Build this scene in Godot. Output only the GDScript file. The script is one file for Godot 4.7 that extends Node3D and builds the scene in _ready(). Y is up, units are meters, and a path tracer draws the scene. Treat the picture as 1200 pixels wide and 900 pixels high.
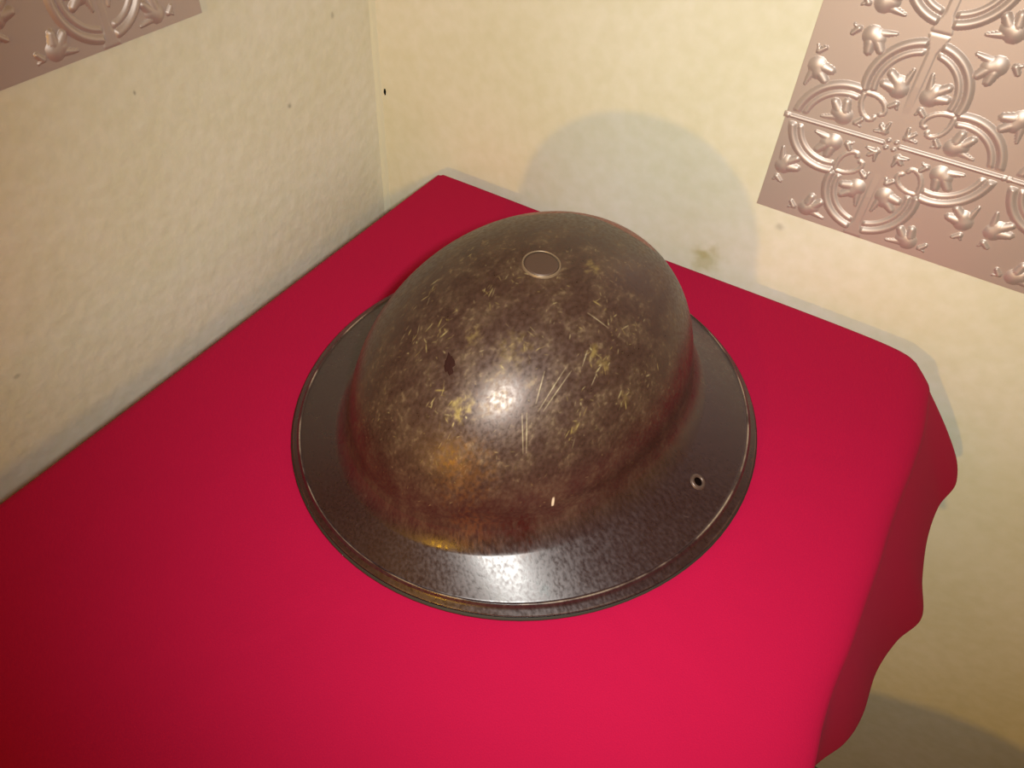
extends Node3D
# A worn steel helmet on a red cloth in the corner of a plastered room, lit by a phone flash and a warm lamp.

const TOP := 0.75                        # height of the table top
const CELL := 0.0762                     # half the repeat of the embossed panels
const D0 := Vector2(0.1209, -0.9927)     # long and short axis of the helmet in plan (x, z)
const D1 := Vector2(-0.9927, -0.1209)
const CROWN_AT := Vector2(0.3196, 0.2470)
const BRIM_AT := Vector2(0.3195, 0.2408)
const HB := 0.0298                       # height of the crown's foot above the table
const HH := 0.1087                       # height of the crown above its foot

const CURL := [Vector2(0.372, 0.392), Vector2(0.335, 0.394), Vector2(0.298, 0.389), Vector2(0.262, 0.379), Vector2(0.228, 0.362), Vector2(0.198, 0.338), Vector2(0.176, 0.308), Vector2(0.165, 0.275), Vector2(0.172, 0.246), Vector2(0.196, 0.236)]

var used := {}

func _ready():
	# ---- camera, sky, lights, exposure
	var cam := Camera3D.new(); cam.name = "camera"
	cam.fov = rad_to_deg(2.0 * atan(450.0 / 887.84)); cam.near = 0.02
	cam.position = Vector3(0.47939, TOP + 0.4, 0.56845)
	cam.basis = Basis.from_euler(Vector3(-0.80302, 0.49069, 0.07482))
	add_child(cam); cam.make_current()
	var we := WorldEnvironment.new(); we.name = "world_environment"
	var env := Environment.new()
	env.background_mode = Environment.BG_COLOR; env.background_color = Color(0.02, 0.02, 0.025)
	env.tonemap_mode = Environment.TONE_MAPPER_LINEAR; env.tonemap_exposure = 0.86
	env.sdfgi_enabled = true; env.ssao_enabled = true; env.ssil_enabled = true
	we.environment = env; add_child(we)
	var flash := SpotLight3D.new(); flash.name = "camera_flash"
	flash.light_color = Color(0.97, 1.0, 0.97); flash.light_energy = 0.44; flash.light_size = 0.012
	flash.spot_angle = 54.0; flash.spot_angle_attenuation = 1.0; flash.spot_range = 8.0; flash.spot_attenuation = 2.0
	flash.shadow_enabled = true
	add_child(flash)
	flash.position = cam.position + cam.basis.x * 0.035 + cam.basis.y * 0.012
	flash.basis = cam.basis * Basis.from_euler(Vector3(deg_to_rad(3.0), deg_to_rad(-6.0), 0))
	make_lamp(Vector3(0.52, TOP + 0.32, 1.85))
	# ---- the setting
	make_room()
	# ---- furniture and things
	make_table()
	make_cloth()
	make_shadow_caster()
	make_helmet()
	make_panels()

# ---------------------------------------------------------------- helpers
func numbered(n: String) -> String:
	if not used.has(n):
		used[n] = 0
		return n
	used[n] += 1
	return "%s_%03d" % [n, used[n]]

func thing(called: String, label: String, category: String, at := Vector3.ZERO) -> Node3D:
	var o := Node3D.new(); o.name = numbered(called); add_child(o, true)
	o.position = at; o.set_meta("label", label); o.set_meta("category", category)
	return o

func obj(called: String, m: Mesh, mat: Material, parent: Node = self, at := Vector3.ZERO) -> MeshInstance3D:
	var o := MeshInstance3D.new(); o.mesh = m
	o.material_override = mat; o.position = at
	o.cast_shadow = GeometryInstance3D.SHADOW_CASTING_SETTING_ON
	o.name = numbered(called) if parent == self else called
	parent.add_child(o, true)
	return o

func struct(called: String, m: Mesh, mat: Material, label := "", parent: Node = self, at := Vector3.ZERO) -> MeshInstance3D:
	var o := obj(called, m, mat, parent, at)
	o.set_meta("kind", "structure")
	if label != "":
		o.set_meta("label", label)
	return o

func box(size: Vector3) -> BoxMesh:
	var b := BoxMesh.new(); b.size = size
	return b

func mat(c: Color, rough := 0.8, metal := 0.0) -> StandardMaterial3D:
	var m := StandardMaterial3D.new(); m.albedo_color = c; m.roughness = rough; m.metallic = metal
	return m

func arrays(v: PackedVector3Array, n: PackedVector3Array, uv: PackedVector2Array, idx: PackedInt32Array) -> ArrayMesh:
	var a := []; a.resize(Mesh.ARRAY_MAX)
	a[Mesh.ARRAY_VERTEX] = v; a[Mesh.ARRAY_NORMAL] = n; a[Mesh.ARRAY_INDEX] = idx
	if uv.size() == v.size():
		a[Mesh.ARRAY_TEX_UV] = uv
	var m := ArrayMesh.new(); m.add_surface_from_arrays(Mesh.PRIMITIVE_TRIANGLES, a)
	return m

# rows of points, each row closed round; smooth normals; uv optional, one for each point with the first column repeated
func loft(rows: Array, uvs: Array = [], flip := false) -> ArrayMesh:
	var st := SurfaceTool.new(); st.begin(Mesh.PRIMITIVE_TRIANGLES)
	var v := PackedVector3Array(); var nn := PackedVector3Array(); var uv := PackedVector2Array(); var idx := PackedInt32Array()
	var R := rows.size(); var C: int = rows[0].size()
	for i in R:
		for j in C + 1:
			var jj := j % C
			var p: Vector3 = rows[i][jj]
			var du: Vector3 = rows[i][(jj + 1) % C] - rows[i][(jj + C - 1) % C]
			var dv: Vector3 = rows[mini(i + 1, R - 1)][jj] - rows[maxi(i - 1, 0)][jj]
			var n := du.cross(dv).normalized()
			if n == Vector3.ZERO and i + 1 < R:         # a point where the rows close
				n = (rows[i + 1][(jj + 1) % C] - rows[i + 1][(jj + C - 1) % C]).cross(rows[i + 1][jj] - p).normalized()
			v.append(p); nn.append(-n if flip else n)
			if uvs.size() > 0:
				uv.append(uvs[i][jj])
	for i in R - 1:
		for j in C:
			var a := i * (C + 1) + j; var b := a + C + 1
			if flip:
				idx.append_array([a, a + 1, b, a + 1, b + 1, b])
			else:
				idx.append_array([a, b, a + 1, a + 1, b, b + 1])
	return arrays(v, nn, uv, idx)

func lathe(profile: PackedVector2Array, seg := 40) -> ArrayMesh:
	var rows := []
	for p in profile:
		var r := PackedVector3Array()
		for k in seg:
			var a := TAU * k / seg
			r.append(Vector3(p.x * cos(a), p.y, p.x * sin(a)))
		rows.append(r)
	return loft(rows)

func noise(freq: float, s: int, oct := 4, kind := FastNoiseLite.TYPE_SIMPLEX_SMOOTH) -> FastNoiseLite:
	var n := FastNoiseLite.new(); n.seed = s; n.frequency = freq; n.noise_type = kind
	n.fractal_type = FastNoiseLite.FRACTAL_FBM; n.fractal_octaves = oct
	return n

func normal_tex(n: FastNoiseLite, size: int, bump: float) -> ImageTexture:
	var im := n.get_seamless_image(size, size)
	im.convert(Image.FORMAT_RGBA8)
	im.bump_map_to_normal_map(bump)
	return ImageTexture.create_from_image(im)

# ---------------------------------------------------------------- room
func wall_tex(s: int, smudges: Array, side := 1400) -> ImageTexture:
	var a := noise(0.004, s, 4).get_seamless_image(side, side)
	var b := noise(0.05, s + 1, 3).get_seamless_image(side, side)
	var da := a.get_data(); var db := b.get_data()
	var out := PackedByteArray(); out.resize(side * side * 3)
	for i in side * side:
		var k := 1.0 + (da[i] - 128) / 128.0 * 0.025 + (db[i] - 128) / 128.0 * 0.02
		out[i * 3] = clampi(int(226 * k), 0, 255); out[i * 3 + 1] = clampi(int(219 * k), 0, 255); out[i * 3 + 2] = clampi(int(199 * k * k), 0, 255)
	var im := Image.create_from_data(side, side, false, Image.FORMAT_RGB8, out)
	var rn := noise(0.04, s + 2, 3)
	for m in smudges:                    # [u, v in metres of the tile, radius x, radius y, colour, strength]
		var cx: float = m[0] / 1.2 * side; var cy: float = m[1] / 1.2 * side
		var rx: float = m[2] / 1.2 * side; var ry: float = m[3] / 1.2 * side
		for y in range(int(cy - 2 * ry) - 1, int(cy + 2 * ry) + 2):
			for x in range(int(cx - 2 * rx) - 1, int(cx + 2 * rx) + 2):
				var d := Vector2((x - cx) / rx, (y - cy) / ry).length()
				var w: float = clampf(1.3 - d + 0.7 * rn.get_noise_2d(x, y), 0, 1)
				w = w * w * m[5]
				var px := posmod(x, side); var py := posmod(y, side)
				im.set_pixel(px, py, im.get_pixel(px, py).lerp(m[4], w))
	im.generate_mipmaps()
	return ImageTexture.create_from_image(im)

# an upright wall of a given thickness whose face has uv in tiles of 1.2 m; o = lower corner, ax = along
func wall_mesh(o: Vector3, ax: Vector3, w: float, h: float, inward: Vector3, thick := 0.12) -> ArrayMesh:
	var st := SurfaceTool.new(); st.begin(Mesh.PRIMITIVE_TRIANGLES)
	var quad := func(p: Vector3, u: Vector3, v: Vector3, n: Vector3):
		var cs := [[0, 0], [0, 1], [1, 1], [0, 0], [1, 1], [1, 0]]
		if v.cross(u).dot(n) > 0:        # keep the front faces clockwise
			cs.reverse()
		for c in cs:
			var q: Vector3 = p + u * c[0] + v * c[1]
			st.set_normal(n); st.set_uv(Vector2((q - o).dot(ax) / 1.2, 1.0 - q.y / 1.2)); st.add_vertex(q)
	var U := ax * w; var V := Vector3.UP * h; var T := -inward * thick
	quad.call(o, U, V, inward); quad.call(o + T, U, V, -inward)
	quad.call(o, T, V, -ax); quad.call(o + U, T, V, ax)
	quad.call(o + V, U, T, Vector3.UP); quad.call(o, U, T, Vector3.DOWN)
	st.generate_tangents()
	return st.commit()

func make_room():
	var grey := Color(0.42, 0.40, 0.36); var olive := Color(0.62, 0.56, 0.30)
	var mr := StandardMaterial3D.new(); mr.roughness = 0.62
	mr.albedo_texture = wall_tex(11, [[0.3617, 1.2 - 0.7518, 0.017, 0.017, olive, 0.32], [0.358, 1.2 - 0.756, 0.006, 0.005, olive, 0.3], [0.4112, 1.2 - 0.8057, 0.005, 0.004, grey, 0.25]])
	mr.normal_enabled = true; mr.normal_texture = normal_tex(noise(0.03, 5, 4), 1024, 3.0); mr.normal_scale = 0.09
	var ml := StandardMaterial3D.new(); ml.roughness = 0.75
	ml.albedo_texture = wall_tex(21, [[0.119, 1.2 - 0.8327, 0.0028, 0.0028, grey, 0.4], [0.2595, 1.2 - 0.8974, 0.0012, 0.002, grey, 0.5], [0.0526, 1.2 - 0.89, 0.002, 0.003, grey, 0.25], [0.4169, 1.2 - 0.7483, 0.003, 0.002, grey, 0.25]])
	ml.normal_enabled = true; ml.normal_texture = normal_tex(noise(0.07, 8, 4), 1024, 4.0); ml.normal_scale = 0.12
	var mp := mat(Color(0.86, 0.83, 0.74), 0.8)
	var back := struct("wall_back", wall_mesh(Vector3(0, 0, 0), Vector3.RIGHT, 3.4, 2.5, Vector3.BACK), mr, "cream plastered wall behind the red cloth")
	struct("wall_left", wall_mesh(Vector3(0, 0, 0), Vector3.BACK, 3.6, 2.5, Vector3.RIGHT), ml, "rough cream wall to the left of the red cloth")
	struct("wall_right", wall_mesh(Vector3(3.4, 0, 0), Vector3.BACK, 3.6, 2.5, Vector3.LEFT), mp, "cream plastered wall far to the right")
	struct("wall_front", wall_mesh(Vector3(0, 0, 3.6), Vector3.RIGHT, 3.4, 2.5, Vector3.FORWARD), mp, "cream plastered wall behind the camera")
	struct("floor", box(Vector3(3.64, 0.1, 3.84)), mat(Color(0.42, 0.29, 0.19), 0.6), "brown floor", self, Vector3(1.7, -0.05, 1.8))
	struct("ceiling", box(Vector3(3.64, 0.1, 3.84)), mat(Color(0.86, 0.84, 0.78), 0.9), "pale ceiling", self, Vector3(1.7, 2.55, 1.8))
	# a thin bead of filler runs up the corner
	var st := SurfaceTool.new(); st.begin(Mesh.PRIMITIVE_TRIANGLES)
	var rn := noise(6.0, 3, 3)
	var rows := 80
	var pts := []
	for i in rows + 1:
		var y := 2.5 * i / rows
		var w := 0.0048 + 0.0012 * rn.get_noise_1d(y * 3.0)
		pts.append([Vector3(0, y, w), Vector3(w * 0.36, y, w * 0.36), Vector3(w, y, 0)])
	for i in rows:
		for k in 2:
			for q in [pts[i][k], pts[i + 1][k], pts[i + 1][k + 1], pts[i][k], pts[i + 1][k + 1], pts[i][k + 1]]:
				st.set_normal(Vector3(0.6 if k == 0 else 0.8, 0, 0.8 if k == 0 else 0.6)); st.add_vertex(q)
	struct("trim_1", st.commit(), mat(Color(0.87, 0.845, 0.75), 0.7), "thin cream bead of filler in the corner")
	# a chip in the paint beside the corner
	var cs := SurfaceTool.new(); cs.begin(Mesh.PRIMITIVE_TRIANGLES)
	var ring := [Vector2(-0.0008, 0.003), Vector2(0.0011, 0.0034), Vector2(0.0016, 0.001), Vector2(0.0009, -0.0028), Vector2(-0.0004, -0.0034), Vector2(-0.0014, -0.001)]
	for k in ring.size():
		var a: Vector2 = ring[k]; var b: Vector2 = ring[(k + 1) % ring.size()]
		for q in [Vector3(0, 0, 0.0007), Vector3(b.x, b.y, 0), Vector3(a.x, a.y, 0)]:
			cs.set_normal(Vector3.BACK); cs.add_vertex(q)
	var chip := obj("paint_chip", cs.commit(), mat(Color(0.12, 0.10, 0.07), 0.8), back, Vector3(0.0085, 0.8033, 0.0002))
	chip.set_meta("label", "small dark chip in the paint beside the corner")

func make_lamp(at: Vector3):
	var t := thing("floor_lamp", "slim floor lamp with a bare warm bulb standing behind the camera", "lamp", Vector3(at.x, 0, at.z))
	var m := mat(Color(0.12, 0.11, 0.10), 0.4, 0.6)
	obj("base", lathe(PackedVector2Array([Vector2(0, 0.025), Vector2(0.10, 0.022), Vector2(0.125, 0.012), Vector2(0.125, 0), Vector2(0, 0)])), m, t)
	obj("pole", lathe(PackedVector2Array([Vector2(0, at.y - 0.04), Vector2(0.008, at.y - 0.04), Vector2(0.008, 0.02), Vector2(0, 0.02)]), 16), m, t)
	obj("socket", lathe(PackedVector2Array([Vector2(0, at.y - 0.028), Vector2(0.016, at.y - 0.028), Vector2(0.018, at.y - 0.06), Vector2(0.008, at.y - 0.075), Vector2(0, at.y - 0.075)]), 20), m, t)
	var bm := mat(Color(1, 0.9, 0.7), 0.5)
	bm.emission_enabled = true; bm.emission = Color(1.0, 0.72, 0.3); bm.emission_energy_multiplier = 2.0
	var pr := PackedVector2Array()
	for k in 17:
		var a := PI * k / 16.0
		pr.append(Vector2(0.03 * sin(a), at.y + 0.03 * cos(a)))
	obj("bulb", lathe(pr, 24), bm, t)
	var l := OmniLight3D.new(); l.name = "bulb_light"
	l.light_color = Color(1.0, 0.77, 0.22); l.light_energy = 0.70; l.light_size = 0.028; l.omni_range = 8.0; l.omni_attenuation = 2.0
	l.shadow_enabled = true
	add_child(l); l.position = at

# ---------------------------------------------------------------- table, cloth, added shadow caster
func make_table():
	var t := thing("side_table", "wooden table hidden under the red cloth in the corner", "table", Vector3(0.32, 0, 0.40))
	var m := mat(Color(0.36, 0.23, 0.13), 0.5)
	obj("tabletop", box(Vector3(0.44, 0.028, 0.72)), m, t, Vector3(0, TOP - 0.018, 0))
	for x in [-0.19, 0.19]:
		for z in [-0.33, 0.33]:
			obj("leg", box(Vector3(0.04, TOP - 0.032, 0.04)), m, t, Vector3(x, (TOP - 0.032) / 2, z))

func make_shadow_caster():  # unseen object added to throw the shadow low on the back wall
	var t := thing("shadow_caster", "added unseen round padded seat that casts the shadow at the lower right of the back wall", "shadow_caster", Vector3(0.75, 0, 0.62))
	var m := mat(Color(0.30, 0.20, 0.14), 0.9)
	var pr := PackedVector2Array([Vector2(0, 0.53), Vector2(0.05, 0.527), Vector2(0.09, 0.515), Vector2(0.125, 0.492), Vector2(0.15, 0.46), Vector2(0.16, 0.43), Vector2(0.155, 0.40), Vector2(0, 0.40)])
	obj("seat", lathe(pr), m, t)
	for k in 4:
		var a := TAU * (k + 0.5) / 4
		obj("leg", box(Vector3(0.03, 0.40, 0.03)), mat(Color(0.25, 0.16, 0.1), 0.5), t, Vector3(0.1 * cos(a), 0.20, 0.1 * sin(a)))

func spline(pts: Array, per: int) -> Array:      # Catmull-Rom through points kept as arrays of numbers
	var out := []
	for i in pts.size() - 1:
		var a = pts[maxi(i - 1, 0)]; var b = pts[i]; var c = pts[i + 1]; var d = pts[mini(i + 2, pts.size() - 1)]
		for k in per:
			var s := float(k) / per; var r := []
			for n in b.size():
				r.append(cubic_interpolate(b[n], c[n], a[n], d[n], s))
			out.append(r)
	out.append(pts[-1])
	return out

func edge_round(e: Vector2) -> float:
	return lerpf(0.011, 0.034, smoothstep(0.545, 0.567, e.x))

func make_cloth():
	# the edge of the top and the hem below it, right round: [edge x, edge z, hem x, hem z, drop]
	var right := [[0.552, 0.0225, 0.565, 0.012, 0.05], [0.5645, 0.040, 0.603, 0.030, 0.062], [0.568, 0.062, 0.620, 0.046, 0.084], [0.5705, 0.095, 0.612, 0.080, 0.085], [0.570, 0.130, 0.610, 0.116, 0.086],
		[0.568, 0.165, 0.617, 0.143, 0.10], [0.567, 0.195, 0.629, 0.160, 0.122], [0.567, 0.225, 0.613, 0.200, 0.108], [0.566, 0.255, 0.603, 0.238, 0.099], [0.565, 0.290, 0.602, 0.272, 0.100],
		[0.563, 0.318, 0.594, 0.302, 0.090], [0.563, 0.343, 0.579, 0.332, 0.082], [0.565, 0.370, 0.569, 0.370, 0.09], [0.566, 0.42, 0.570, 0.42, 0.10], [0.565, 0.60, 0.575, 0.60, 0.11], [0.562, 0.745, 0.575, 0.755, 0.11]]
	var front := [[0.545, 0.765, 0.55, 0.785, 0.11], [0.45, 0.768, 0.45, 0.79, 0.11], [0.32, 0.768, 0.32, 0.782, 0.115], [0.2, 0.768, 0.2, 0.79, 0.11], [0.105, 0.766, 0.095, 0.785, 0.11]]
	var left := [[0.088, 0.75, 0.076, 0.757, 0.11], [0.086, 0.6, 0.07, 0.6, 0.115], [0.085, 0.45, 0.076, 0.45, 0.11], [0.0845, 0.3, 0.07, 0.3, 0.115], [0.084, 0.15, 0.074, 0.15, 0.11], [0.084, 0.032, 0.076, 0.026, 0.11]]
	var back := [[0.0865, 0.0165, 0.081, 0.009, 0.11], [0.102, 0.0138, 0.102, 0.007, 0.11], [0.2, 0.0135, 0.2, 0.006, 0.112], [0.32, 0.0145, 0.32, 0.007, 0.11], [0.43, 0.0135, 0.43, 0.006, 0.1], [0.50, 0.014, 0.505, 0.006, 0.09], [0.535, 0.0165, 0.545, 0.006, 0.06], [0.552, 0.0225, 0.565, 0.012, 0.05]]
	var rim := spline(right + front + left + back, 9)
	rim.pop_back()
	var C := rim.size()
	var wav := noise(7.0, 4, 3)
	var fine := noise(26.0, 14, 2)
	var rows := []; var uvs := []
	var mid := Vector2(0.33, 0.39)
	var edge := []; var hem := []; var tan := []
	for r in rim:
		edge.append(Vector2(r[0], r[1])); hem.append(Vector2(r[2], r[3]))
	var shape := []                                           # fold radius about the edge
	for i in 46:
		var t := float(i) / 45
		var f := pow(t, 0.7)
		var row := PackedVector3Array()
		for j in C:
			var e: Vector2 = edge[j]
			var inner: Vector2 = e + (mid - e).normalized() * edge_round(e)
			var p: Vector2 = mid.lerp(inner, maxf(f, 0.0005))
			var away := clampf((inner - p).length() / 0.04, 0, 1)
			row.append(Vector3(p.x, TOP + 0.0006 + away * (0.0007 * wav.get_noise_2d(p.x, p.y) + 0.0003 * fine.get_noise_2d(p.x, p.y)), p.y))
		rows.append(row)
	for i in 7:                                               # the rounded edge
		var a := PI / 2 * (i + 1) / 7.0
		var row := PackedVector3Array()
		for j in C:
			var e: Vector2 = edge[j]; var o: Vector2 = (mid - e).normalized()
			var p: Vector2 = e + o * (edge_round(e) * (1 - sin(a)))
			row.append(Vector3(p.x, TOP + 0.0006 - 0.011 * (1 - cos(a)), p.y))
		rows.append(row)
	for i in 24:                                              # the hanging part
		var t := (i + 1) / 24.0
		var row := PackedVector3Array()
		for j in C:
			var e: Vector2 = edge[j]; var h: Vector2 = hem[j]
			var bow: float = 4 * t * (1 - t) * 0.12
			var p: Vector2 = e.lerp(h, clampf(pow(t, 1.1) + bow * 0.5, 0, 1.05))
			row.append(Vector3(p.x, TOP - 0.0104 - (rim[j][4] - 0.0104) * t, p.y))
		rows.append(row)
	for i in 4:                                               # turned hem and the inside
		var row := PackedVector3Array()
		for j in C:
			var last: Vector3 = rows[-1][j] if i == 0 else rows[76][j]
			var e: Vector2 = edge[j]; var h: Vector2 = hem[j]
			var inn: Vector2 = (mid - h).normalized()
			var k: float = [0.0008, 0.0016, 0.0016, 0.0016][i]
			var up: float = [-0.0006, 0.0, 0.004, 0.010][i]
			var q: Vector2 = Vector2(last.x, last.z) + inn * k
			if i > 1:
				q = q.lerp(e + inn * k, up / maxf(rim[j][4] - 0.0104, 0.02))
			row.append(Vector3(q.x, TOP - rim[j][4] + up, q.y))
		rows.append(row)
	var m := StandardMaterial3D.new(); m.albedo_color = Color(0.66, 0.025, 0.22); m.roughness = 0.9; m.metallic_specular = 0.3
	m.rim_enabled = true; m.rim = 0.12; m.rim_tint = 0.7
	m.normal_enabled = true; m.normal_texture = normal_tex(noise(0.25, 31, 2), 512, 3.0); m.normal_scale = 0.12
	m.uv1_triplanar = true; m.uv1_scale = Vector3(7, 7, 7)
	var c := obj("tablecloth", loft(rows), m)
	c.set_meta("label", "plain red cloth draped over the corner table under the helmet"); c.set_meta("category", "tablecloth")

# ---------------------------------------------------------------- helmet
func crown_plan(r: float, c: float, n: float) -> Vector2:
	return CROWN_AT + D0 * (0.1336 * r * c) + D1 * (0.1002 * r * n)

func brim_point(u: float, c: float, n: float) -> Vector3:
	var e := BRIM_AT + D0 * (0.1678 * c) + D1 * (0.1566 * n)
	var h := crown_plan(1, c, n).lerp(e, u)
	var y := lerpf(HB, 0.0088, u / 0.875) if u < 0.875 else lerpf(0.0088, 0.0050, minf((u - 0.875) / 0.125, 1))
	if u > 1:                                                 # the rolled edge, down to the cloth
		h = crown_plan(1, c, n).lerp(e, 1.0 - 0.04 * pow((u - 1.0) / 0.1, 2))
		y = lerpf(0.0050, 0.0, (u - 1.0) / 0.1)
	y += 0.0014 * exp(-pow((u - 0.875) / 0.022, 2))           # the raised line inside the rim
	return Vector3(h.x, y, h.y)

func crown_point(s: float, c: float, n: float) -> Vector3:
	var h := crown_plan(sin(s * PI / 2), c, n)
	return Vector3(h.x, HB + HH * pow(maxf(cos(s * PI / 2), 0), 2.0 / 2.2), h.y)

func shell(s: float, a: float) -> Vector3:
	var c := cos(a); var n := sin(a)
	var p: Vector3
	if s <= 0.9:
		p = crown_point(s, c, n)
	elif s < 1.25:
		var k := (s - 0.9) / 0.35
		var h := crown_plan(1.005, c, n)
		p = crown_point(0.9, c, n) * ((1 - k) * (1 - k)) + Vector3(h.x, HB + 0.003, h.y) * (2 * k * (1 - k)) + brim_point(0.25, c, n) * (k * k)
	else:
		p = brim_point(s - 1, c, n)
	p.y += TOP + 0.0012
	return p

func shell_normal(s: float, a: float) -> Vector3:
	var ds := 0.004
	var v := shell(s + ds, a) - shell(s - ds, a); var u := shell(s, a + 0.01) - shell(s, a - 0.01)
	var n := u.cross(v).normalized()
	return n if n.y > 0 else -n

func shell_uv(s: float, a: float) -> Vector2:
	var r := 0.5 * (0.78 * s if s < 1 else 0.78 + 0.22 * (s - 1))
	return Vector2(0.5 + r * cos(a), 0.5 + r * sin(a))

func shell_rows(ss: Array, origin: Vector3, seg := 168) -> Array:
	var rows := []; var uvs := []
	for s in ss:
		var r := PackedVector3Array(); var uv := PackedVector2Array()
		for k in seg:
			var a: float = -TAU * k / seg
			r.append(shell(s, a) - origin); uv.append(shell_uv(s, a))
		rows.append(r); uvs.append(uv)
	return [rows, uvs]

# like loft, but with the exact normals of the shell so that crown, brim and rim join smoothly
func shell_mesh(ss: Array, origin: Vector3, seg := 168) -> ArrayMesh:
	var v := PackedVector3Array(); var nn := PackedVector3Array(); var uv := PackedVector2Array(); var idx := PackedInt32Array()
	for s in ss:
		for k in seg + 1:
			var a: float = -TAU * k / seg
			v.append(shell(s, a) - origin); nn.append(shell_normal(maxf(s, 0.01), a)); uv.append(shell_uv(s, a))
	for i in ss.size() - 1:
		for j in seg:
			var p := i * (seg + 1) + j; var q := p + seg + 1
			idx.append_array([p, q, p + 1, p + 1, q, q + 1])
	var st := SurfaceTool.new()
	st.create_from(arrays(v, nn, uv, idx), 0); st.generate_tangents()
	return st.commit()

func span(a: float, b: float, n: int) -> Array:
	var r := []
	for i in n + 1:
		r.append(lerpf(a, b, float(i) / n))
	return r

func stroke(im: Image, a: Vector2, b: Vector2, w: float, c: Color, k: float, rn: RandomNumberGenerator):
	var side := im.get_width()
	var n := maxi(2, int((b - a).length() * 1.5))
	for i in n + 1:
		var t := float(i) / n
		var p := a.lerp(b, t)
		var g := k * (0.55 + 0.45 * rn.randf()) * (1.0 - 0.6 * absf(2 * t - 1))
		var r := int(ceil(w))
		for y in range(int(p.y) - r, int(p.y) + r + 1):
			for x in range(int(p.x) - r, int(p.x) + r + 1):
				if x < 0 or y < 0 or x >= side or y >= side:
					continue
				var d := Vector2(x + 0.5, y + 0.5).distance_to(p)
				if d < w:
					im.set_pixel(x, y, im.get_pixel(x, y).lerp(c, g * (1 - d / w)))

func blot(im: Image, at: Vector2, r: float, c: Color, k: float, nz: FastNoiseLite, rough := 0.9):
	var side := im.get_width()
	for y in range(maxi(0, int(at.y - r * 1.6)), mini(side, int(at.y + r * 1.6))):
		for x in range(maxi(0, int(at.x - r * 1.6)), mini(side, int(at.x + r * 1.6))):
			var d := Vector2(x, y).distance_to(at) / r
			var w := clampf((1 - d) * 0.9 + rough * 1.6 * nz.get_noise_2d(x, y) * clampf(1.5 - d, 0, 1), 0, 1) * k
			if w > 0:
				im.set_pixel(x, y, im.get_pixel(x, y).lerp(c, w))

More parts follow.
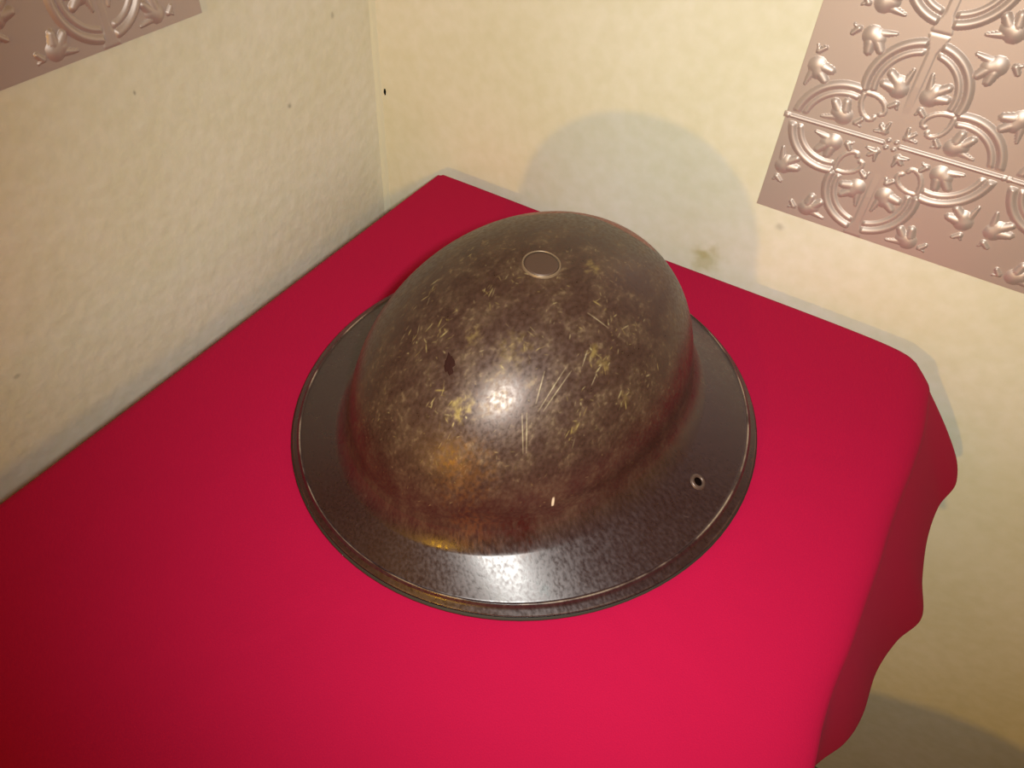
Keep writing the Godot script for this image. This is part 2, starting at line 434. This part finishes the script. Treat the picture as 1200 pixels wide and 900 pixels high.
func helmet_maps() -> Array:
	var S := 1200
	var big := noise(0.004, 41, 4).get_image(S, S).get_data()
	var med := noise(0.018, 42, 5).get_image(S, S).get_data()
	var fin := noise(0.09, 43, 4).get_image(S, S).get_data()
	var scf := noise(0.06, 44, 5).get_image(S, S).get_data()
	var out := PackedByteArray(); out.resize(S * S * 3)
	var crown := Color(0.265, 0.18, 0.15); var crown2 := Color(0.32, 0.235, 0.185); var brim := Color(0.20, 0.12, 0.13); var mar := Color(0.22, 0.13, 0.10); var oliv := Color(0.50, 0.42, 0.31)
	for y in S:
		for x in S:
			var i := y * S + x
			var r := Vector2(x - S / 2.0, y - S / 2.0).length() / (S / 2.0)      # 0.78 at the crown's foot, 1 at the rim
			var b := big[i] / 255.0; var m := med[i] / 255.0; var f := fin[i] / 255.0; var q := scf[i] / 255.0
			var c := crown.lerp(crown2, clampf((m - 0.35) * 2.2, 0, 1))
			c = c.lerp(mar, clampf(1 - absf(r - 0.72) / 0.16, 0, 1) * clampf(0.2 + (b - 0.4) * 2.4, 0, 1) * 0.7)
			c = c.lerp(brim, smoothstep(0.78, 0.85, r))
			var w := clampf((q - 0.56) * 5.0, 0, 1) * clampf((m - 0.38) * 4, 0, 1) * (1 - smoothstep(0.55, 0.72, r))
			c = c.lerp(oliv, w * 0.42 * clampf(f * 1.6, 0, 1))
			var g := 0.86 + 0.28 * f
			out[i * 3] = clampi(int(c.r * g * 255), 0, 255); out[i * 3 + 1] = clampi(int(c.g * g * 255), 0, 255); out[i * 3 + 2] = clampi(int(c.b * g * 255), 0, 255)
	var im := Image.create_from_data(S, S, false, Image.FORMAT_RGB8, out)
	var rn := RandomNumberGenerator.new(); rn.seed = 77
	var nz := noise(0.06, 45, 4)
	var pale := Color(0.72, 0.66, 0.48); var yel := Color(0.60, 0.51, 0.28)
	# worn patches; the first paints the lamp's orange highlight into the colour
	for p in [[0.231, 0.372, 0.055, Color(0.50, 0.31, 0.14), 0.35], [0.155, 0.322, 0.040, Color(0.44, 0.27, 0.15), 0.4], [0.175, 0.29, 0.04, Color(0.40, 0.24, 0.15), 0.35], [0.205, 0.228, 0.035, Color(0.22, 0.08, 0.06), 0.75], [0.549, 0.102, 0.03, Color(0.24, 0.12, 0.10), 0.5], [0.102, 0.261, 0.012, Color(0.2, 0.13, 0.12), 0.7], [0.164, 0.176, 0.014, Color(0.15, 0.11, 0.12), 0.8], [0.108, 0.235, 0.012, Color(0.2, 0.13, 0.12), 0.6],
			[0.292, 0.432, 0.020, yel, 0.7], [0.366, 0.481, 0.014, yel, 0.4], [0.38, 0.42, 0.03, yel, 0.25], [0.442, 0.341, 0.011, yel, 0.6], [0.444, 0.317, 0.013, yel, 0.5], [0.525, 0.43, 0.014, yel, 0.5], [0.445, 0.26, 0.012, yel, 0.35], [0.366, 0.286, 0.009, yel, 0.5]]:
		blot(im, Vector2(p[0], p[1]) * S, p[2] * S, p[3], p[4], nz)
	# clusters of short scratches where the paint is rubbed
	for p in [Vector2(0.283, 0.473), Vector2(0.269, 0.43), Vector2(0.442, 0.341), Vector2(0.444, 0.317), Vector2(0.391, 0.304), Vector2(0.366, 0.286), Vector2(0.445, 0.26), Vector2(0.395, 0.415), Vector2(0.489, 0.37), Vector2(0.525, 0.322), Vector2(0.485, 0.332), Vector2(0.342, 0.54), Vector2(0.367, 0.528), Vector2(0.454, 0.509), Vector2(0.42, 0.507), Vector2(0.398, 0.589), Vector2(0.472, 0.592), Vector2(0.333, 0.567), Vector2(0.496, 0.259), Vector2(0.29, 0.432)]:
		for k in 9:
			var a: Vector2 = (p + Vector2(rn.randfn(0, 0.010), rn.randfn(0, 0.010))) * S
			var d := Vector2.from_angle(0.6 + rn.randfn(0, 0.7)) * rn.randf_range(1, 8)
			stroke(im, a - d, a + d, rn.randf_range(0.9, 2.2), pale.lerp(yel, rn.randf()), rn.randf_range(0.25, 0.65), rn)
	for k in 900:
		var r := sqrt(rn.randf()) * 0.36; var t := rn.randf() * TAU
		var a := Vector2(0.5 + r * cos(t), 0.5 + r * sin(t)) * S
		var d := Vector2.from_angle(rn.randf() * TAU) * rn.randf_range(0.5, 4.5)
		stroke(im, a - d, a + d, rn.randf_range(0.8, 1.7), pale.lerp(yel, rn.randf()), rn.randf_range(0.15, 0.5), rn)
	for k in 70:                         # nicks on the brim
		var r := rn.randf_range(0.40, 0.49); var t := rn.randf() * TAU
		var a := Vector2(0.5 + r * cos(t), 0.5 + r * sin(t)) * S
		var d := Vector2.from_angle(rn.randf() * TAU) * rn.randf_range(1, 7)
		stroke(im, a - d, a + d, rn.randf_range(0.8, 1.6), Color(0.5, 0.45, 0.42), rn.randf_range(0.1, 0.45), rn)
	for l in [[0.405, 0.3537, 0.3479, 0.3425], [0.4075, 0.345, 0.352, 0.337], [0.3373, 0.3535, 0.3033, 0.3166], [0.333, 0.358, 0.300, 0.320], [0.4712, 0.3846, 0.4788, 0.3492], [0.4388, 0.3485, 0.4211, 0.3382], [0.4295, 0.3164, 0.4155, 0.3102], [0.385, 0.372, 0.352, 0.352]]:
		stroke(im, Vector2(l[0], l[1]) * S, Vector2(l[2], l[3]) * S, 1.5, Color(0.74, 0.68, 0.54), 0.55, rn)
	stroke(im, Vector2(0.2885, 0.229) * S, Vector2(0.2775, 0.2155) * S, 3.6, Color(0.92, 0.86, 0.74), 1.6, rn)
	# bare metal along the raised line and the very edge, broken by wear
	var en := noise(0.02, 46, 4)
	for k in 3400:
		var t := TAU * k / 3400.0
		var w := clampf(0.45 + en.get_noise_2d(cos(t) * 220, sin(t) * 220) * 1.6, 0, 1)
		for e in [[0.5 * (0.78 + 0.22 * 0.868), Color(0.78, 0.70, 0.60), 2.2], [0.4985, Color(0.42, 0.34, 0.28), 1.4]]:
			var p: Vector2 = Vector2(0.5 + e[0] * cos(t), 0.5 + e[0] * sin(t)) * S
			stroke(im, p, p + Vector2(0.5, 0), e[2], e[1], w * 0.5, rn)
	var back := [[0.568, 0.604], [0.591, 0.576], [0.62, 0.551], [0.635, 0.512], [0.646, 0.455], [0.672, 0.405]]  # orange edge reflection behind the crown, painted into the colour
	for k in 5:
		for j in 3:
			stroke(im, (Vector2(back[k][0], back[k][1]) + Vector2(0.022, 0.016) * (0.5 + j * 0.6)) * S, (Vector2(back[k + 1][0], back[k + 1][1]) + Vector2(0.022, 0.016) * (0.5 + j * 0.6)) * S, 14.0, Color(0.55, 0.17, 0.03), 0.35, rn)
	# roughness and relief
	var ro := PackedByteArray(); ro.resize(S * S)
	for i in S * S:
		ro[i] = clampi(int(104 + (med[i] - 128) * 0.12 + (fin[i] - 128) * 0.3), 30, 255)
	var rough := Image.create_from_data(S, S, false, Image.FORMAT_L8, ro)
	var hb := PackedByteArray(); hb.resize(S * S)
	for i in S * S:
		hb[i] = clampi(int(128 + (fin[i] - 128) * 0.30 + (med[i] - 128) * 0.25), 0, 255)
	var bump := Image.create_from_data(S, S, false, Image.FORMAT_L8, hb)
	bump.convert(Image.FORMAT_RGBA8)
	bump.bump_map_to_normal_map(3.0)
	return [ImageTexture.create_from_image(im), ImageTexture.create_from_image(rough), ImageTexture.create_from_image(bump)]

func make_helmet():
	var o := Vector3(0.3195, TOP + 0.001, 0.2408)
	var t := thing("steel_helmet", "worn dark brown steel helmet with a wide brim lying on the red cloth", "helmet", o)
	var maps := helmet_maps()
	var m := StandardMaterial3D.new()
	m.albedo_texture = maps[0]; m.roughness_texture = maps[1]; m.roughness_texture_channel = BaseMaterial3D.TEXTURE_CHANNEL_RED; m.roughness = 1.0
	m.normal_enabled = true; m.normal_texture = maps[2]; m.normal_scale = 0.09
	m.metallic = 0.3; m.metallic_specular = 0.5
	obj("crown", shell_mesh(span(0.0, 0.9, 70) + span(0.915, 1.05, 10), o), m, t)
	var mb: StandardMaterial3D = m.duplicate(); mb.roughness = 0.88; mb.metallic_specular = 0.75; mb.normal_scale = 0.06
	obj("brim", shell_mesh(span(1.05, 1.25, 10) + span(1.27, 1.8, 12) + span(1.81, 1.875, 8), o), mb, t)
	var rim := obj("rim", shell_mesh(span(1.875, 2.0, 10) + span(2.01, 2.1, 6), o), mb, t)
	rim.set_meta("label", "narrow folded rim round the brim")
	# the underside
	var rows := []
	for s in span(2.1, 0.0, 62):
		var r := PackedVector3Array()
		for k in 96:
			var a := -TAU * k / 96
			r.append(shell(s, a) - shell_normal(maxf(s, 0.01), a) * (0.0014 * clampf((2.1 - s) * 30, 0, 1)) - o)
		rows.append(r)
	obj("inner_shell", loft(rows), mat(Color(0.16, 0.14, 0.11), 0.7), t)
	# button at the top: a low disc with a worn edge
	var put := func(called: String, s: float, a: float, pr: PackedVector2Array, mm: Material, label: String, made: Mesh = null):
		var n := shell_normal(s, a); var p := shell(s, a) - o
		var b := obj(called, made if made else lathe(pr, 36), mm, t, p)
		var x := n.cross(Vector3.BACK).normalized()
		b.basis = Basis(x, n, x.cross(n))
		b.set_meta("label", label)
	var bm := StandardMaterial3D.new(); bm.albedo_color = Color(0.32, 0.235, 0.195); bm.roughness = 0.5; bm.metallic = 0.3
	var worn := mat(Color(0.50, 0.41, 0.33), 0.4, 0.4)
	put.call("crown_button", 0.0627, 3.98, PackedVector2Array([Vector2(0, 0.0008), Vector2(0.0085, 0.0005), Vector2(0.0098, 0.0007), Vector2(0.0100, -0.001)]), bm, "flat round button on top of the crown")
	put.call("button_ring", 0.0627, 3.98, PackedVector2Array([Vector2(0.0100, -0.0006), Vector2(0.0102, 0.0007), Vector2(0.0107, 0.0009), Vector2(0.0112, 0.0006), Vector2(0.0115, -0.0010)]), worn, "pale worn ring round the button")
	var dark := mat(Color(0.06, 0.03, 0.025), 1.0); dark.metallic_specular = 0.05
	var pit := []
	var pn := noise(0.9, 12, 2)
	for pr in [[0.0, 0.0003], [0.4, 0.0005], [0.8, 0.0004], [1.0, -0.0004]]:
		var row := PackedVector3Array()
		for k in 28:
			var a := TAU * k / 28
			var r: float = pr[0] * (0.0043 + 0.0026 * pn.get_noise_2d(cos(a) * 1.4, sin(a) * 1.4))
			row.append(Vector3(r * cos(a) * 0.85 + 0.35 * r * sin(a), pr[1], r * sin(a) * 1.2))
		pit.append(row)
	var pm := mat(Color(0.17, 0.09, 0.075), 0.9); pm.metallic_specular = 0.15
	put.call("dent", 0.4473, 3.229, PackedVector2Array(), pm, "dark chipped pit in the side of the crown", loft(pit))
	put.call("rivet", 1.5014, 4.765, PackedVector2Array([Vector2(0.0028, 0.0002), Vector2(0.0032, 0.0012), Vector2(0.0042, 0.0014), Vector2(0.0052, 0.0008), Vector2(0.0058, -0.0006)]), mat(Color(0.36, 0.28, 0.25), 0.4, 0.4), "small hollow rivet in the brim")
	put.call("rivet", 1.5014, 4.765, PackedVector2Array([Vector2(0, 0.0003), Vector2(0.003, 0.0004)]), dark, "dark hollow of the brim rivet")

# ---------------------------------------------------------------- embossed panels
func cap(p: Vector2, a: Vector2, b: Vector2, wa: float, wb: float) -> float:
	var d := b - a
	var t := clampf((p - a).dot(d) / d.length_squared(), 0, 1)
	var q := p.distance_to(a + d * t) / lerpf(wa, wb, t)
	return maxf(0, 1 - q * q) * pow(lerpf(wa, wb, t) / maxf(wa, wb), 0.25)

# heights (in units of a cell) of the motifs, drawn for one octant with the arm up and the motif on its right
func h_leaf(p: Vector2) -> float:
	var h := 1.0 * cap(p, Vector2(0.135, 0.495), Vector2(0.155, 0.54), 0.090, 0.078)
	h = maxf(h, 0.95 * cap(p, Vector2(0.19, 0.495), Vector2(0.265, 0.505), 0.056, 0.042))
	h = maxf(h, 0.95 * cap(p, Vector2(0.18, 0.555), Vector2(0.240, 0.605), 0.054, 0.040))
	h = maxf(h, 0.6 * cap(p, Vector2(0.105, 0.56), Vector2(0.078, 0.68), 0.040, 0.014))
	return 0.031 * h

func h_small(p: Vector2) -> float:
	return 0.024 * maxf(cap(p, Vector2(0.105, 0.365), Vector2(0.155, 0.325), 0.032, 0.022), 0.6 * cap(p, Vector2(0.10, 0.37), Vector2(0.085, 0.32), 0.022, 0.014))

func h_star(p: Vector2) -> float:       # the little flower and the curls round the middle of a quatrefoil
	var q := p.abs()
	var h := 0.020 * cap(q, Vector2(0.034, 0.034), Vector2(0.036, 0.036), 0.024, 0.024)
	h = maxf(h, h_bud(p))
	for m in [q, Vector2(q.y, q.x)]:
		for k in CURL.size() - 1:
			h = maxf(h, 0.012 * cap(m, CURL[k], CURL[k + 1], 0.026, 0.026))
	return h

func h_bud(p: Vector2) -> float:        # four buds on the diagonals
	var q := p.abs()
	return 0.026 * maxf(cap(q, Vector2(0.10, 0.10), Vector2(0.15, 0.15), 0.038, 0.022), maxf(cap(q, Vector2(0.10, 0.115), Vector2(0.085, 0.185), 0.028, 0.014), cap(q, Vector2(0.115, 0.10), Vector2(0.185, 0.085), 0.028, 0.014)))

func h_ring(p: Vector2) -> float:       # half of a lobe's double ring: the lobe above the middle, its right side
	var v := p - Vector2(0, 0.5)
	var d := v.length(); var a := rad_to_deg(atan2(v.y, v.x))
	if p.x < 0.03 or a < -16:
		return 0.0
	var fade := clampf((p.x - 0.045) / 0.03, 0, 1) * clampf((p.x - p.y + 1000.0), 0, 1) * clampf((a + 15.0) / 4.0, 0, 1)
	var b1 := (d - 0.415) / 0.046; var b2 := (d - 0.338) / 0.034
	return fade * maxf(0.028 * pow(maxf(0, 1 - b1 * b1), 1.35), 0.018 * pow(maxf(0, 1 - b2 * b2), 1.35))

func h_bar(p: Vector2) -> float:        # narrow bar to the right, with a knob by its outer end
	return maxf(0.020 * cap(p, Vector2(0.075, 0), Vector2(0.955, 0), 0.021, 0.021), 0.018 * cap(p, Vector2(0.975, 0), Vector2(0.985, 0), 0.03, 0.03))

func h_band(p: Vector2) -> float:       # broad flat band upwards, which flares at the node
	var w := 0.045 + 0.05 * smoothstep(0.82, 1.0, p.y)
	return 0.008 * clampf((w - absf(p.x)) / 0.02, 0, 1) * clampf((p.y - 0.25) / 0.3, 0, 1) * clampf((1.0 - p.y) / 0.02, 0, 1)

# mesh of a motif: f over a grid, then put through one of the eight symmetries; the height is along +z
func motif(f: Callable, lo: Vector2, hi: Vector2, sx: float, sy: float, swap: bool, step := 0.0118) -> ArrayMesh:
	var nx := int(ceil((hi.x - lo.x) / step)); var ny := int(ceil((hi.y - lo.y) / step))
	var hs := PackedFloat32Array(); hs.resize((nx + 1) * (ny + 1))
	for j in ny + 1:
		for i in nx + 1:
			hs[j * (nx + 1) + i] = f.call(Vector2(lo.x + i * step, lo.y + j * step))
	var v := PackedVector3Array(); var nn := PackedVector3Array(); var idx := PackedInt32Array(); var at := {}
	var turn := func(x: float, y: float) -> Vector2:
		return Vector2(y * sx, x * sy) if swap else Vector2(x * sx, y * sy)
	var mirrored := (sx * sy < 0) != swap
	var e := 0.004
	for j in ny:
		for i in nx:
			var k := [j * (nx + 1) + i, j * (nx + 1) + i + 1, (j + 1) * (nx + 1) + i + 1, (j + 1) * (nx + 1) + i]
			if hs[k[0]] + hs[k[1]] + hs[k[2]] + hs[k[3]] <= 0:
				continue
			for q in k:
				if not at.has(q):
					at[q] = v.size()
					var p := Vector2(lo.x + (q % (nx + 1)) * step, lo.y + (q / (nx + 1)) * step)
					var g := Vector2(f.call(p + Vector2(e, 0)) - f.call(p - Vector2(e, 0)), f.call(p + Vector2(0, e)) - f.call(p - Vector2(0, e))) / (2 * e)
					var xy: Vector2 = turn.call(p.x, p.y); var gg: Vector2 = turn.call(g.x, g.y)
					v.append(Vector3(xy.x, xy.y, hs[q]) * CELL); nn.append(Vector3(-gg.x, -gg.y, 1).normalized())
			var ids := [at[k[0]], at[k[1]], at[k[2]], at[k[3]]]
			if mirrored:
				idx.append_array([ids[0], ids[1], ids[2], ids[0], ids[2], ids[3]])
			else:
				idx.append_array([ids[0], ids[2], ids[1], ids[0], ids[3], ids[2]])
	return arrays(v, nn, PackedVector2Array(), idx)

func make_panels():
	var m := StandardMaterial3D.new(); m.albedo_color = Color(0.79, 0.725, 0.71); m.roughness = 0.50; m.metallic = 0.58
	var octants := []
	for swap in [false, true]:
		for sx in [1.0, -1.0]:
			for sy in [1.0, -1.0]:
				octants.append([sx, sy, swap])
	var leaf := []; var small := []; var ring := []
	for o in octants:
		leaf.append(motif(h_leaf, Vector2(0.02, 0.38), Vector2(0.36, 0.76), o[0], o[1], o[2]))
		small.append(motif(h_small, Vector2(0.05, 0.28), Vector2(0.21, 0.42), o[0], o[1], o[2]))
		ring.append(motif(h_ring, Vector2(0.0, 0.32), Vector2(0.47, 0.97), o[0], o[1], o[2], 0.0082))
	var star := motif(h_star, Vector2(-0.42, -0.42), Vector2(0.42, 0.42), 1, 1, false)
	var bud := motif(h_bud, Vector2(-0.2, -0.2), Vector2(0.2, 0.2), 1, 1, false)
	var bars := []
	for s in [1.0, -1.0]:
		bars.append(motif(h_bar, Vector2(0.04, -0.04), Vector2(1.02, 0.04), s, 1, false))
		bars.append(motif(h_band, Vector2(-0.11, 0.2), Vector2(1.0, 1.01) * Vector2(0.11, 1), 1, s, false))
	var N := 3
	for w in 2:
		var t: Node3D
		var sheet := box(Vector3(2 * CELL * N, 2 * CELL * N, 0.0016))
		if w == 0:
			t = thing("embossed_panel", "pinkish embossed metallic panel with quatrefoils on the wall behind the helmet", "wall panel", Vector3(0.46482 - CELL, TOP - 0.4 - 0.5897 + 0.33609 + 0.4 - CELL + 0.4, 0.0))
			t.position.y = 0.33609 - CELL + (TOP + 0.4 - 0.5897)
		else:
			t = thing("embossed_panel", "mauve embossed metallic panel on the rough left wall at the top corner", "wall panel", Vector3(0, 0.37073 + (TOP + 0.4 - 0.5897), 0.18992 + 2 * CELL * N))
			t.rotation.y = PI / 2
		obj("sheet", sheet, m, t, Vector3(CELL * N, CELL * N, 0.0014))
		var z := 0.0021
		for cy in N:
			for cx in N:
				var c := Vector3((2 * cx + 1) * CELL, (2 * cy + 1) * CELL, z)
				obj("rosette", star, m, t, c)
				obj("bar", bars[0], m, t, c); obj("band", bars[1], m, t, c); obj("bar", bars[2], m, t, c); obj("band", bars[3], m, t, c)
				for k in 8:
					obj("ring", ring[k], m, t, c); obj("leaf", leaf[k], m, t, c); obj("leaflet", small[k], m, t, c)
		for cy in N + 1:
			for cx in N + 1:
				var c := Vector3(2 * cx * CELL, 2 * cy * CELL, z)
				for k in 8:
					var o = octants[k]
					if (cx == 0 and o[0] < 0) or (cx == N and o[0] > 0) or (cy == 0 and o[1] < 0) or (cy == N and o[1] > 0):
						continue
					obj("leaf", leaf[k], m, t, c); obj("leaflet", small[k], m, t, c)
				if cx > 0 and cx < N and cy > 0 and cy < N:
					obj("bud_cluster", bud, m, t, c)
